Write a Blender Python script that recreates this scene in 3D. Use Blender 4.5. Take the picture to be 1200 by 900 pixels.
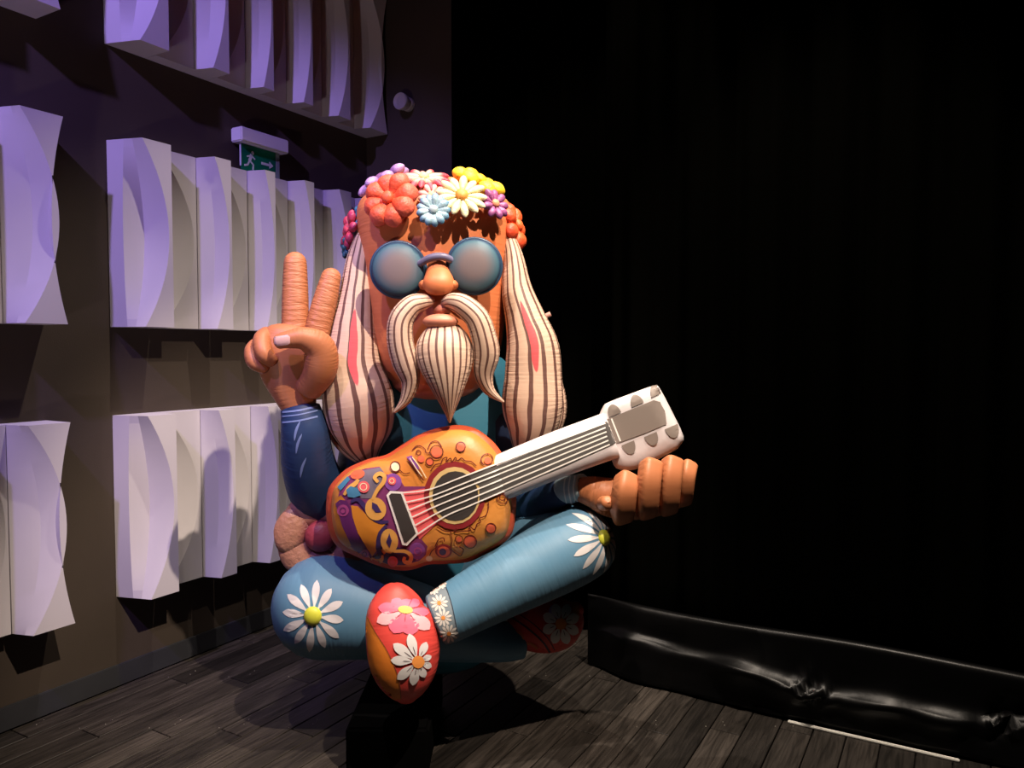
import bpy, bmesh, math, random
from mathutils import Vector, Matrix
from mathutils.bvhtree import BVHTree
from mathutils.geometry import tessellate_polygon
random.seed(7)
for o in list(bpy.data.objects): bpy.data.objects.remove(o)
SC = bpy.context.scene
COL = SC.collection
PI = math.pi

# ------------------------------------------------------------------ camera
FPX = 900.0
PITCH = math.radians(2.42)
CAM = Vector((0, 0, 1.55))
CR = Vector((1, 0, 0))
CU = Vector((0, math.sin(PITCH), math.cos(PITCH)))
CF = Vector((0, math.cos(PITCH), -math.sin(PITCH)))
cd = bpy.data.cameras.new('camera'); cam = bpy.data.objects.new('camera', cd); COL.objects.link(cam)
cd.sensor_width = 36; cd.lens = 36 * FPX / 1200; cd.clip_start = .05
cam.location = CAM; cam.rotation_euler = (PI / 2 - PITCH, 0, 0)
SC.camera = cam
# ------------------------------------------------------------------ world, lights, exposure
w = bpy.data.worlds.new('world'); SC.world = w; w.use_nodes = True
w.node_tree.nodes['Background'].inputs[0].default_value = (0, 0, 0, 1)
w.node_tree.nodes['Background'].inputs[1].default_value = 0
SC.view_settings.view_transform = 'Standard'; SC.view_settings.look = 'None'
SC.view_settings.gamma = 1; SC.view_settings.use_curve_mapping = False
SC.view_settings.exposure = 0.0
def spot(name, loc, target, energy, color, size, blend=.3, radius=.04):
    l = bpy.data.lights.new(name, 'SPOT'); o = bpy.data.objects.new(name, l); COL.objects.link(o)
    o.location = loc; o.rotation_euler = (Vector(target) - Vector(loc)).to_track_quat('-Z', 'Y').to_euler()
    l.energy = energy; l.color = color; l.spot_size = math.radians(size); l.spot_blend = blend; l.shadow_soft_size = radius
    return o
# the hall's overhead stage spots (hard multiple shadows) and violet wash, plus the low lamp that lights the panels' undersides
spot('stage_spot_front_right_offscreen', (1.0, .7, 4.6), (-.25, 3.0, 1.35), 1100, (1, .82, .66), 38, .5, .03)
spot('stage_spot_above_offscreen', (-.15, 3.2, 4.75), (-.2, 3.05, 0), 300, (1, .86, .72), 76, .4, .03)
spot('stage_spot_right_offscreen', (1.0, 2.2, 4.65), (.8, 2.9, 0), 640, (1, .85, .70), 58, .5, .03)
spot('stage_spot_front_left_offscreen', (-.95, 1.3, 4.6), (-.4, 3.0, 1.1), 300, (1, .85, .74), 36, .4, .03)
spot('violet_spot_left_offscreen', (-2.0, .4, 4.5), (-1.55, 4.0, 1.75), 500, (.40, .27, 1.0), 50, .6, .06)
spot('floor_uplight_left_offscreen', (-1.7, -.3, .3), (-1.5, 3.9, 2.3), 85, (1, .80, .86), 44, .5, .12)

# ------------------------------------------------------------------ helpers
K = 0.8                                        # metres of depth per unit used for the figure below
def P(px, py, d, k=K):
    d = d * k
    return CAM + CR * ((px - 600) / FPX * d) + CU * ((450 - py) / FPX * d) + CF * d
def ray(px, py):
    return (CR * ((px - 600) / FPX) + CU * ((450 - py) / FPX) + CF).normalized()
def nv(r, u, f):
    return (CR * r + CU * u - CF * f).normalized()

def mat(name, color, rough=.55, spec=.4, vary=0, vscale=6, bump=0, bscale=40, sheen=0, metal=0, coat=0):
    m = bpy.data.materials.new(name); m.use_nodes = True
    nt = m.node_tree; b = nt.nodes['Principled BSDF']
    b.inputs['Base Color'].default_value = (*color, 1)
    b.inputs['Roughness'].default_value = rough
    b.inputs['Specular IOR Level'].default_value = spec
    b.inputs['Metallic'].default_value = metal
    b.inputs['Sheen Weight'].default_value = sheen
    b.inputs['Coat Weight'].default_value = coat
    if vary or bump:
        tc = nt.nodes.new('ShaderNodeTexCoord')
    if vary:
        n = nt.nodes.new('ShaderNodeTexNoise'); n.inputs['Scale'].default_value = vscale; n.inputs['Detail'].default_value = 5
        nt.links.new(tc.outputs['Object'], n.inputs['Vector'])
        r = nt.nodes.new('ShaderNodeValToRGB')
        r.color_ramp.elements[0].position = .3; r.color_ramp.elements[1].position = .7
        r.color_ramp.elements[0].color = (*[c * (1 - vary) for c in color], 1)
        r.color_ramp.elements[1].color = (*[min(1, c * (1 + vary)) for c in color], 1)
        nt.links.new(n.outputs['Fac'], r.inputs['Fac']); nt.links.new(r.outputs['Color'], b.inputs['Base Color'])
    if bump:
        n = nt.nodes.new('ShaderNodeTexNoise'); n.inputs['Scale'].default_value = bscale; n.inputs['Detail'].default_value = 4
        nt.links.new(tc.outputs['Object'], n.inputs['Vector'])
        bp = nt.nodes.new('ShaderNodeBump'); bp.inputs['Strength'].default_value = bump; bp.inputs['Distance'].default_value = .01
        nt.links.new(n.outputs['Fac'], bp.inputs['Height']); nt.links.new(bp.outputs['Normal'], b.inputs['Normal'])
    return m
class NG:
    """tiny node-graph helper working on the uv of swept nylon parts (x = around 0..1, y = metres along)"""
    def __init__(s, name, rough=.5, spec=.4):
        s.m = bpy.data.materials.new(name); s.m.use_nodes = True; s.nt = s.m.node_tree
        s.b = s.nt.nodes['Principled BSDF']; s.b.inputs['Roughness'].default_value = rough; s.b.inputs['Specular IOR Level'].default_value = spec
        uv = s.nt.nodes.new('ShaderNodeUVMap'); sp = s.nt.nodes.new('ShaderNodeSeparateXYZ')
        s.nt.links.new(uv.outputs[0], sp.inputs[0]); s.u, s.v = sp.outputs[0], sp.outputs[1]
    def set(s, sock, v):
        if isinstance(v, (int, float)): sock.default_value = v
        elif isinstance(v, tuple): sock.default_value = (*v, 1) if len(v) == 3 else v
        else: s.nt.links.new(v, sock)
    def op(s, o, a, b=0, c=0):
        n = s.nt.nodes.new('ShaderNodeMath'); n.operation = o
        for i, x in enumerate((a, b, c)): s.set(n.inputs[i], x)
        return n.outputs[0]
    def mix(s, f, a, b):
        n = s.nt.nodes.new('ShaderNodeMix'); n.data_type = 'RGBA'
        s.set(n.inputs[0], f); s.set(n.inputs[6], a); s.set(n.inputs[7], b)
        return n.outputs[2]
    def step(s, lo, hi, x):
        n = s.nt.nodes.new('ShaderNodeMapRange'); n.interpolation_type = 'SMOOTHSTEP'
        s.set(n.inputs[0], x); s.set(n.inputs[1], lo); s.set(n.inputs[2], hi)
        return n.outputs[0]
    def noise(s, x, y, scale=1, detail=2):
        c = s.nt.nodes.new('ShaderNodeCombineXYZ'); s.set(c.inputs[0], x); s.set(c.inputs[1], y)
        n = s.nt.nodes.new('ShaderNodeTexNoise'); n.inputs['Scale'].default_value = scale; n.inputs['Detail'].default_value = detail
        s.nt.links.new(c.outputs[0], n.inputs[0]); return n.outputs[0]
    def pucker(s, strength=.5, freq=70, seamonly=True):
        n = s.noise(s.op('MULTIPLY', s.u, 5), s.op('MULTIPLY', s.v, freq), 1, 2)
        if seamonly:
            c = s.op('ABSOLUTE', s.op('COSINE', s.op('MULTIPLY', s.u, 2 * PI)))
            n = s.op('MULTIPLY', n, s.op('ADD', s.op('POWER', c, 3), .12))
        bp = s.nt.nodes.new('ShaderNodeBump'); bp.inputs['Strength'].default_value = strength; bp.inputs['Distance'].default_value = .012
        s.nt.links.new(n, bp.inputs['Height']); s.nt.links.new(bp.outputs[0], s.b.inputs['Normal'])
    def done(s, col):
        s.set(s.b.inputs['Base Color'], col); return s.m

def thing(name, label, cat, loc=(0, 0, 0), rz=0, group=None):
    o = bpy.data.objects.new(name, None); COL.objects.link(o); o.empty_display_size = .1
    o.location = loc; o.rotation_euler = (0, 0, rz); o['label'] = label; o['category'] = cat
    if group: o['group'] = group
    return o
def tag(o, label=None, cat=None, group=None, kind=None):
    for k, v in (('label', label), ('category', cat), ('group', group), ('kind', kind)):
        if v: o[k] = v
    return o
def mesh(name, verts, faces, m, uvs=None, smooth=True):
    me = bpy.data.meshes.new(name); me.from_pydata([tuple(v) for v in verts], [], faces)
    if uvs:
        l = me.uv_layers.new(name='UVMap')
        for i, uv in enumerate(uvs): l.data[i].uv = uv
    if m: me.materials.append(m)
    if smooth:
        for p in me.polygons: p.use_smooth = True
    me.update()
    return me
def link(name, me, parent=None, M=None):
    o = bpy.data.objects.new(name, me); COL.objects.link(o)
    if parent: o.parent = parent
    if M is not None: o.matrix_local = M
    return o
def origin(parent):
    v = Vector((0, 0, 0))
    while parent: v = v + parent.location; parent = parent.parent
    return v
BV = {}
def build(name, geo, m, parent, key=None, smooth=True):
    """world-space geometry -> object under parent (whose chain only translates)"""
    v, f = geo[0], geo[1]; uv = geo[2] if len(geo) > 2 else None
    if key: BV[key] = BVHTree.FromPolygons(v, f)
    og = origin(parent)
    return link(name, mesh(name, [p - og for p in v], f, m, uv, smooth), parent)
def join(*gs):
    V, Fc, U = [], [], []
    for g in gs:
        n = len(V); V += g[0]; Fc += [tuple(i + n for i in f) for f in g[1]]
        if len(g) > 2: U += g[2]
    return (V, Fc, U) if U else (V, Fc)

def catmull(pts, sub):
    out = []; n = len(pts)
    for i in range(n - 1):
        p0, p1, p2, p3 = pts[max(i - 1, 0)], pts[i], pts[i + 1], pts[min(i + 2, n - 1)]
        for k in range(sub):
            t = k / sub
            out.append(tuple(.5 * (2 * b + (c - a) * t + (2 * a - 5 * b + 4 * c - d) * t * t + (3 * b - a - 3 * c + d) * t ** 3)
                             for a, b, c, d in zip(p0, p1, p2, p3)))
    out.append(tuple(pts[-1])); return out
def sweep_w(rows, seg=28, sub=5, n=2.0, rot=0, cap=(.7, .7), ref=None):
    """rows (x,y,z,a,b) in metres; b is the half size along the viewing direction"""
    R = catmull(rows, sub); C = [Vector(r[:3]) for r in R]; m = len(R)
    rings = []; v = 0; vs = []
    def ring(c, T, a, b):
        Fd = ref if ref is not None else (c - CAM).normalized()
        N = T.cross(Fd)
        N = N.normalized() if N.length > 1e-5 else CR
        B = N.cross(T).normalized(); out = []
        for j in range(seg):
            ph = 2 * PI * j / seg; co, si = math.cos(ph), math.sin(ph)
            x = a * math.copysign(abs(co) ** (2 / n), co); y = b * math.copysign(abs(si) ** (2 / n), si)
            x, y = x * math.cos(rot) - y * math.sin(rot), x * math.sin(rot) + y * math.cos(rot)
            out.append(c + N * x + B * y)
        return out
    def tan(i):
        return (C[min(i + 1, m - 1)] - C[max(i - 1, 0)]).normalized()
    def capr(i, sgn, cp):
        T = tan(i); a, b = max(R[i][3], .0015), max(R[i][4], .0015); L = cp * min(a, b); out = []
        for k in range(1, 6):
            th = k / 5 * PI / 2 * .97
            out.append((ring(C[i] + T * sgn * L * math.sin(th), T, a * math.cos(th), b * math.cos(th)), L * math.sin(th)))
        return out
    c0 = capr(0, -1, cap[0]); base = c0[-1][1]
    for r, l in reversed(c0): rings.append(r); vs.append(base - l)
    v = base
    for i in range(m):
        if i: v += (C[i] - C[i - 1]).length
        rings.append(ring(C[i], tan(i), max(R[i][3], .0015), max(R[i][4], .0015))); vs.append(v)
    for r, l in capr(m - 1, 1, cap[1]): rings.append(r); vs.append(v + l)
    V = [p for r in rings for p in r]; F = []; U = []
    for i in range(len(rings) - 1):
        for j in range(seg):
            k = (j + 1) % seg
            F.append((i * seg + j, i * seg + k, (i + 1) * seg + k, (i + 1) * seg + j))
            u0, u1 = j / seg, (j + 1) / seg
            U += [(u0, vs[i]), (u1, vs[i]), (u1, vs[i + 1]), (u0, vs[i + 1])]
    F.append(tuple(range(seg))); U += [(j / seg, 0) for j in range(seg)]
    e = (len(rings) - 1) * seg
    F.append(tuple(e + j for j in reversed(range(seg)))); U += [(j / seg, vs[-1]) for j in reversed(range(seg))]
    return V, F, U
def sweep(pts, **kw):
    """pts (px, py, depth, half width px[, half depth px]): photo directions at an estimated distance"""
    rows = []
    for p in pts:
        w = P(p[0], p[1], p[2]); s = p[2] * K / FPX
        rows.append((w.x, w.y, w.z, p[3] * s, (p[4] if len(p) > 4 else p[3]) * s))
    return sweep_w(rows, **kw)
def ellipsoid(c, rx, ry, rz, seg=24, rings=14, axes=None):
    ax = axes or (CR, CU, CF); V, F, U = [], [], []
    for i in range(rings + 1):
        th = PI * max(.02, min(.98, i / rings))
        for j in range(seg):
            ph = 2 * PI * j / seg
            V.append(c + ax[0] * rx * math.sin(th) * math.cos(ph) + ax[1] * ry * math.cos(th) + ax[2] * rz * math.sin(th) * math.sin(ph))
    for i in range(rings):
        for j in range(seg):
            k = (j + 1) % seg
            F.append((i * seg + j, i * seg + k, (i + 1) * seg + k, (i + 1) * seg + j))
            U += [(j / seg, i / rings), ((j + 1) / seg, i / rings), ((j + 1) / seg, (i + 1) / rings), (j / seg, (i + 1) / rings)]
    F.append(tuple(range(seg))); U += [(.5, 0)] * seg
    F.append(tuple(rings * seg + j for j in reversed(range(seg)))); U += [(.5, 1)] * seg
    return V, F, U
def box(x0, x1, y0, y1, z0, z1):
    V = [Vector((x, y, z)) for x in (x0, x1) for y in (y0, y1) for z in (z0, z1)]
    F = [(0, 1, 3, 2), (4, 6, 7, 5), (0, 4, 5, 1), (2, 3, 7, 6), (0, 2, 6, 4), (1, 5, 7, 3)]
    return V, F
def bevel_box(x0, x1, y0, y1, z0, z1, r=.004, segs=2):
    bm = bmesh.new(); g = box(x0, x1, y0, y1, z0, z1)
    vs = [bm.verts.new(v) for v in g[0]]
    for f in g[1]: bm.faces.new([vs[i] for i in f])
    bmesh.ops.bevel(bm, geom=list(bm.edges), offset=r, segments=segs, affect='EDGES')
    bm.verts.index_update()
    out = [v.co.copy() for v in bm.verts], [tuple(v.index for v in f.verts) for f in bm.faces]
    bm.free(); return out

# ---- flat print laid on a surface
PRINT = {}
TINY = {'small_daisy_print', 'small_daisy_centre', 'petal_line', 'cuff_scroll', 'dot_ring', 'ring_line', 'scroll_line', 'plume_line'}
def fine(poly, thr):
    bm = bmesh.new(); vs = [bm.verts.new((p[0], p[1], 0)) for p in poly]
    for t in tessellate_polygon([[Vector((p[0], p[1], 0)) for p in poly]]):
        try: bm.faces.new([vs[i] for i in t])
        except ValueError: pass
    for _ in range(7):
        lg = [e for e in bm.edges if e.calc_length() > thr]
        if not lg: break
        bmesh.ops.subdivide_edges(bm, edges=lg, cuts=1)
        bmesh.ops.triangulate(bm, faces=[f for f in bm.faces if len(f.verts) > 3])
    bm.verts.index_update()
    out = [(v.co.x, v.co.y) for v in bm.verts], [tuple(v.index for v in f.verts) for f in bm.faces]
    bm.free(); return out
def lay(pts2, faces, key, m, parent, name, layer=1, frame=None):
    bv = BV[key]; V = []
    for x, y in pts2:
        if frame is None: o, d = CAM, ray(x, y)
        else:
            c, ex, ey, nn = frame; o = c + ex * x + ey * y + nn * .5; d = -nn
        h, no, _, _ = bv.ray_cast(o, d)
        if h is None:
            g = o + d * ((BVC[key] - o).dot(d)); h, no, _, _ = bv.find_nearest(g)
        if no.dot(d) > 0: no = -no
        V.append(h + no * (.0012 * layer) - d * .0006)
    tiny = name in TINY
    b = PRINT.setdefault((parent.name, name, m.name) if tiny else len(PRINT), [parent, m, [], [], name, tiny])
    n = len(b[2]); b[2] += V; b[3] += [tuple(i + n for i in f) for f in faces]
BVC = {}
def bkey(key, pt): BVC[key] = pt
def dpoly(poly, key, m, parent, name, layer=1, thr=7, frame=None):
    p, f = fine(poly, thr); lay(p, f, key, m, parent, name, layer, frame)
def ell(cx, cy, rx, ry=None, rot=0, n=20):
    ry = ry or rx; o = []
    for i in range(n):
        a = 2 * PI * i / n; x, y = rx * math.cos(a), ry * math.sin(a)
        o.append((cx + x * math.cos(rot) - y * math.sin(rot), cy + x * math.sin(rot) + y * math.cos(rot)))
    return o
def stroke(pts, wd, key, m, parent, name, layer=2, sub=6, taper=0, frame=None, closed=False):
    if closed: pts = list(pts) + [pts[0]]
    R = catmull([tuple(p) for p in pts], sub) if sub > 1 else pts
    V, F = [], []; n = len(R)
    for i, p in enumerate(R):
        a, b = R[max(i - 1, 0)], R[min(i + 1, n - 1)]
        dx, dy = b[0] - a[0], b[1] - a[1]; L = math.hypot(dx, dy) or 1
        t = i / (n - 1); ww = wd / 2 * (1 - taper * abs(2 * t - 1) ** 2)
        V += [(p[0] - dy / L * ww, p[1] + dx / L * ww), (p[0] + dy / L * ww, p[1] - dx / L * ww)]
        if i: F.append((2 * i - 2, 2 * i - 1, 2 * i + 1, 2 * i))
    lay(V, F, key, m, parent, name, layer, frame)
def petal_poly(cx, cy, r0, r1, wd, a, tip=.62, sx=1, sy=1):
    o = []; N = 9
    prof = []
    for i in range(N + 1):
        t = i / N; prof.append((r0 + (r1 - r0) * t, wd * math.sin(PI * t ** 1.45) ** .7 if 0 < t < 1 else (wd * .35 if t == 0 else 0)))
    for x, y in prof: o.append((x, y))
    for x, y in reversed(prof[:-1]): o.append((x, -y))
    return [(cx + sx * (x * math.cos(a) - y * math.sin(a)), cy + sy * (x * math.sin(a) + y * math.cos(a))) for x, y in o]
def flush_prints():
    for parent, m, V, F, name, tiny in PRINT.values():
        og = origin(parent)
        o = link(name, mesh(name, [p - og for p in V], F, m), parent)
        if tiny: o['kind'] = 'stuff'
    PRINT.clear()

# ------------------------------------------------------------------ setting
WD = Vector((.5, .866, 0)).normalized()            # along the panelled wall, away from the camera
WN = Vector((.866, -.5, 0)).normalized()           # out of the panelled wall into the room
W0 = Vector((-2.07, 3.1, 0))
CORNER = W0 + WD * 2.25
def wallframe(t, n, z):                            # matrix: x along wall, y into the room, z up
    p = W0 + WD * t + WN * n
    return Matrix(((WD.x, WN.x, 0, p.x), (WD.y, WN.y, 0, p.y), (0, 0, 1, z), (0, 0, 0, 1)))
M_wall = mat('taupe paint', (.058, .044, .034), .75, .2, vary=.12, vscale=1.5, bump=.06, bscale=180)
M_back = M_wall
M_skirt = mat('dark grey skirting', (.030, .031, .036), .5, .4, vary=.1)
M_sub = mat('black subfloor', (.006, .005, .005), .9, .1)

def setting():
    g = box(-4.2, 2.25, -.12, 0, 0, 5.2)
    me = mesh('wall_left', *g, M_wall, smooth=False); tag(link('wall_left', me, M=wallframe(0, 0, 0)), kind='structure')
    g = box(-4.2, 2.235, 0, .016, 0, .10)
    me = mesh('baseboard_left', *bevel_box(-4.2, 2.235, .0005, .016, 0, .10, .003), M_skirt, smooth=False)
    tag(link('baseboard_left', me, M=wallframe(0, 0, 0)), kind='structure')
    # back wall starts at the corner and runs along the panel wall's normal
    g = box(2.2505, 2.37, -.12, 5.5, 0, 5.2)
    tag(link('wall_back', mesh('wall_back', *g, M_back, smooth=False), M=wallframe(0, 0, 0)), kind='structure')
    g = bevel_box(2.234, 2.25, .017, 5.5, 0, .10, .003)
    tag(link('baseboard_back', mesh('baseboard_back', *g, M_skirt, smooth=False), M=wallframe(0, 0, 0)), kind='structure')
    fl = link('floor', mesh('floor', *box(-4.5, 2.25, -.12, 6.0, -.12, -.014), M_sub, smooth=False), M=wallframe(0, 0, 0))
    tag(fl, kind='structure')
    # planks
    m = bpy.data.materials.new('dark oak plank'); m.use_nodes = True; nt = m.node_tree; b = nt.nodes['Principled BSDF']
    tc = nt.nodes.new('ShaderNodeTexCoord'); oi = nt.nodes.new('ShaderNodeObjectInfo')
    mp = nt.nodes.new('ShaderNodeMapping'); mp.inputs['Scale'].default_value = (1.6, 22, 22)
    ad = nt.nodes.new('ShaderNodeVectorMath'); ad.operation = 'ADD'
    sc = nt.nodes.new('ShaderNodeVectorMath'); sc.operation = 'SCALE'; sc.inputs[0].default_value = (17, 31, 9)
    nt.links.new(oi.outputs['Random'], sc.inputs['Scale'])
    nt.links.new(tc.outputs['Object'], mp.inputs[0]); nt.links.new(mp.outputs[0], ad.inputs[0]); nt.links.new(sc.outputs[0], ad.inputs[1])
    n1 = nt.nodes.new('ShaderNodeTexNoise'); n1.inputs['Scale'].default_value = 2.2; n1.inputs['Detail'].default_value = 8; n1.inputs['Distortion'].default_value = 1.2
    nt.links.new(ad.outputs[0], n1.inputs[0])
    rp = nt.nodes.new('ShaderNodeValToRGB'); e = rp.color_ramp.elements
    e[0].position = .32; e[0].color = (.010, .008, .0065, 1); e[1].position = .75; e[1].color = (.048, .040, .034, 1)
    nt.links.new(n1.outputs['Fac'], rp.inputs[0])
    mr = nt.nodes.new('ShaderNodeMapRange'); mr.inputs[3].default_value = .4; mr.inputs[4].default_value = 1.4
    nt.links.new(oi.outputs['Random'], mr.inputs[0])
    mu = nt.nodes.new('ShaderNodeVectorMath'); mu.operation = 'SCALE'
    nt.links.new(rp.outputs[0], mu.inputs[0]); nt.links.new(mr.outputs[0], mu.inputs['Scale'])
    # stray specks of dust and glitter
    n2 = nt.nodes.new('ShaderNodeTexVoronoi'); n2.inputs['Scale'].default_value = 26
    nt.links.new(tc.outputs['Object'], n2.inputs[0])
    ls = nt.nodes.new('ShaderNodeMath'); ls.operation = 'LESS_THAN'; ls.inputs[1].default_value = .05
    nt.links.new(n2.outputs['Distance'], ls.inputs[0])
    sp = nt.nodes.new('ShaderNodeSeparateColor'); nt.links.new(n2.outputs['Color'], sp.inputs[0])
    gt = nt.nodes.new('ShaderNodeMath'); gt.operation = 'GREATER_THAN'; gt.inputs[1].default_value = .86; nt.links.new(sp.outputs[0], gt.inputs[0])
    ml = nt.nodes.new('ShaderNodeMath'); ml.operation = 'MULTIPLY'; nt.links.new(ls.outputs[0], ml.inputs[0]); nt.links.new(gt.outputs[0], ml.inputs[1])
    mx = nt.nodes.new('ShaderNodeMix'); mx.data_type = 'RGBA'; mx.inputs[7].default_value = (.45, .42, .36, 1)
    nt.links.new(ml.outputs[0], mx.inputs[0]); nt.links.new(mu.outputs[0], mx.inputs[6]); nt.links.new(mx.outputs[2], b.inputs['Base Color'])
    bp = nt.nodes.new('ShaderNodeBump'); bp.inputs['Strength'].default_value = .35; bp.inputs['Distance'].default_value = .004
    nt.links.new(n1.outputs['Fac'], bp.inputs['Height']); nt.links.new(bp.outputs[0], b.inputs['Normal'])
    b.inputs['Roughness'].default_value = .5; b.inputs['Specular IOR Level'].default_value = .3
    PW, PL = .124, 1.15
    me = mesh('floor_plank', *bevel_box(0, PL - .005, 0, PW - .005, -.013, 0, .002, 1), m, smooth=False)
    cnt = 0
    for j in range(48):
        n = .02 + j * PW
        off = (j * .437) % 1.0 * PL
        for i in range(-4, 4):
            t = i * PL - off + 1.15
            if t > 2.23: continue
            vis = False
            for tt in (t, t + PL * .5, t + PL):
                for nn in (n, n + PW):
                    q = W0 + WD * tt + WN * nn
                    if q.y < 2.3: continue
                    px = 600 + q.x / q.y * 900
                    if -140 < px < 1340: vis = True
            if not vis: continue
            L = min(t + PL, 2.232) - t
            o = link('floor_plank', me, fl, Matrix.Translation((t, n, 0)) @ Matrix.Diagonal((L / PL, 1, 1, 1)))
            cnt += 1
    print('planks', cnt)
setting()

# ------------------------------------------------------------------ white relief wall panels
M_pan = mat('white moulded foam', (.58, .545, .565), .6, .3, vary=.03, vscale=3)
# each fin: front edge start, front edge end along the wall, and kind (0 low, 1 tall, 2 tall first, 3 tall last)
PD, PD2, PH, TAP = .18, .08, .842, .3
UN = [(.054, .201, 2), (.2025, .410, 0), (.4415, .540, 1), (.5415, .7255, 0), (.757, .829, 1), (.8305, 1.0105, 0),
      (1.042, 1.116, 1), (1.1175, 1.2885, 0), (1.32, 1.424, 1), (1.4255, 1.5685, 0), (1.60, 1.77, 3)]
def fin_mesh(wd, kind):
    D = PD if kind else PD2; nz = 24; V = []; F = []
    for i in range(nz + 1):
        t = i / nz; k = 4 * t * (1 - t); tap = lambda n: -TAP * (D - n)
        if kind == 2: A = .088 - .012 * k; sB = .88 * wd * k; vn = .13 + (A - .13) * k; vs = tap(vn) * (1 - k) + .50 * wd * k; l0 = tap(.0008)
        elif kind: A = PD2 + .002; sB = .85 * wd * k; vn = .14 - .02 * k; vs = tap(vn) * (1 - k) + .42 * wd * k; l0 = tap(PD2) + .0005
        else: A = .03 - .01 * k; sB = .93 * wd * k; vn = .055 - .018 * k; vs = .5 * wd * k; l0 = 0
        row = [(l0, .0008), (tap(A) if kind else 0, A), (vs, vn), (sB, D)]
        row += [(wd - .055 * k, D), (wd - .06 * k, D * .5), (wd - .055 * k, .0008)] if kind == 3 else [(wd, D), (wd, D * .5), (wd, .0008)]
        V += [Vector((s, n, t * PH)) for s, n in row]
    R = 7
    for i in range(nz):
        for j in range(R):
            k = (j + 1) % R; F.append((i * R + j, i * R + k, (i + 1) * R + k, (i + 1) * R + j))
    F.append(tuple(reversed(range(R)))); F.append(tuple(nz * R + j for j in range(R)))
    me = mesh('fin', V, F, M_pan)
    bm = bmesh.new(); bm.from_mesh(me); bmesh.ops.recalc_face_normals(bm, faces=bm.faces); bm.to_mesh(me); bm.free()
    me.set_sharp_from_angle(angle=math.radians(14))
    return me
FM = [fin_mesh(b - a - .0015, k) for a, b, k in UN]
PZ = [.416, 1.662, 2.932]
PT = [.475, .475 - .295 - 1.77]
lab = {(0, 0): 'white sculpted relief panel, lowest of its column beside the raised sleeve',
       (0, 1): 'white sculpted relief panel behind the raised two-finger hand, under the exit sign',
       (0, 2): 'white sculpted relief panel mounted above the exit sign, reaching the corner',
       (1, 0): 'white sculpted relief panel, lowest of the column farther from the exit sign',
       (1, 1): 'white sculpted relief panel, middle of the column farther from the exit sign',
       (1, 2): 'white sculpted relief panel, topmost of the column farther from the exit sign'}
for c in range(2):
    for r in range(3):
        p = thing('relief_panel', lab[(c, r)], 'wall panel', group='white relief wall panels')
        p.matrix_local = wallframe(PT[c], 0, PZ[r])
        for (a, b, k), me in zip(UN, FM):
            link('fin', me, p, Matrix.Translation((a, 0, 0)))

# ------------------------------------------------------------------ exit sign, wall device
def exit_sign():
    t0, t1, z = 1.165, 1.495, 2.655
    r = thing('exit_sign', 'green emergency exit sign under a white lamp housing on the taupe wall', 'exit sign')
    r.matrix_local = wallframe((t0 + t1) / 2, 0, z - .15)
    mw = mat('white plastic', (.72, .70, .74), .4); mg = mat('green acrylic', (.004, .15, .07), .35, .4); me_ = mat('white pictogram', (.62, .66, .62), .4)
    L = (t1 - t0) / 2
    link('lamp_housing', mesh('lamp_housing', *bevel_box(-L, L, .001, .085, .15, .225, .006), mw, smooth=False), r)
    link('sign_plate', mesh('sign_plate', *bevel_box(-L * .80, L * .62, .036, .046, .004, .148, .002), mg, smooth=False), r)
    link('side_strip', mesh('side_strip', *bevel_box(L * .63, L * .80, .036, .046, .004, .148, .002), mat('grey strip', (.22, .28, .27), .4), smooth=False), r)
    link('hanger', mesh('hanger', *bevel_box(-L * .84, -L * .81, .036, .046, .03, .149, .001), mw, smooth=False), r)
    pl = [o for o in r.children if o.name.startswith('sign_plate')][0]
    def flat(name, polys):
        V, F = [], []
        for p in polys:
            n = len(V); k = len(p)
            V += [Vector((x, .0465, y)) for x, y in p] + [Vector((x, .0475, y)) for x, y in p]
            F.append(tuple(range(n + k, n + 2 * k))); F += [(n + i, n + (i + 1) % k, n + k + (i + 1) % k, n + k + i) for i in range(k)]
        return link(name, mesh(name, V, F, me_, smooth=False), pl)
    # running figure and arrow
    def seg(a, b, w_):
        dx, dy = b[0] - a[0], b[1] - a[1]; l = math.hypot(dx, dy); ox, oy = -dy / l * w_, dx / l * w_
        return [(a[0] + ox, a[1] + oy), (b[0] + ox, b[1] + oy), (b[0] - ox, b[1] - oy), (a[0] - ox, a[1] - oy)]
    cx = -.075
    flat('running_figure', [ell(cx + .016, .112, .010, n=10), seg((cx + .008, .10), (cx - .006, .065), .009), seg((cx + .006, .095), (cx + .032, .080), .004),
                            seg((cx + .004, .095), (cx - .024, .085), .004), seg((cx - .004, .066), (cx + .020, .048), .005), seg((cx + .02, .05), (cx + .016, .02), .005),
                            seg((cx - .006, .066), (cx - .020, .040), .005), seg((cx - .02, .042), (cx - .042, .036), .005)])
    flat('arrow', [seg((.0, .07), (.062, .07), .007), [(.056, .09), (.085, .07), (.056, .05)]])
exit_sign()
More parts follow.
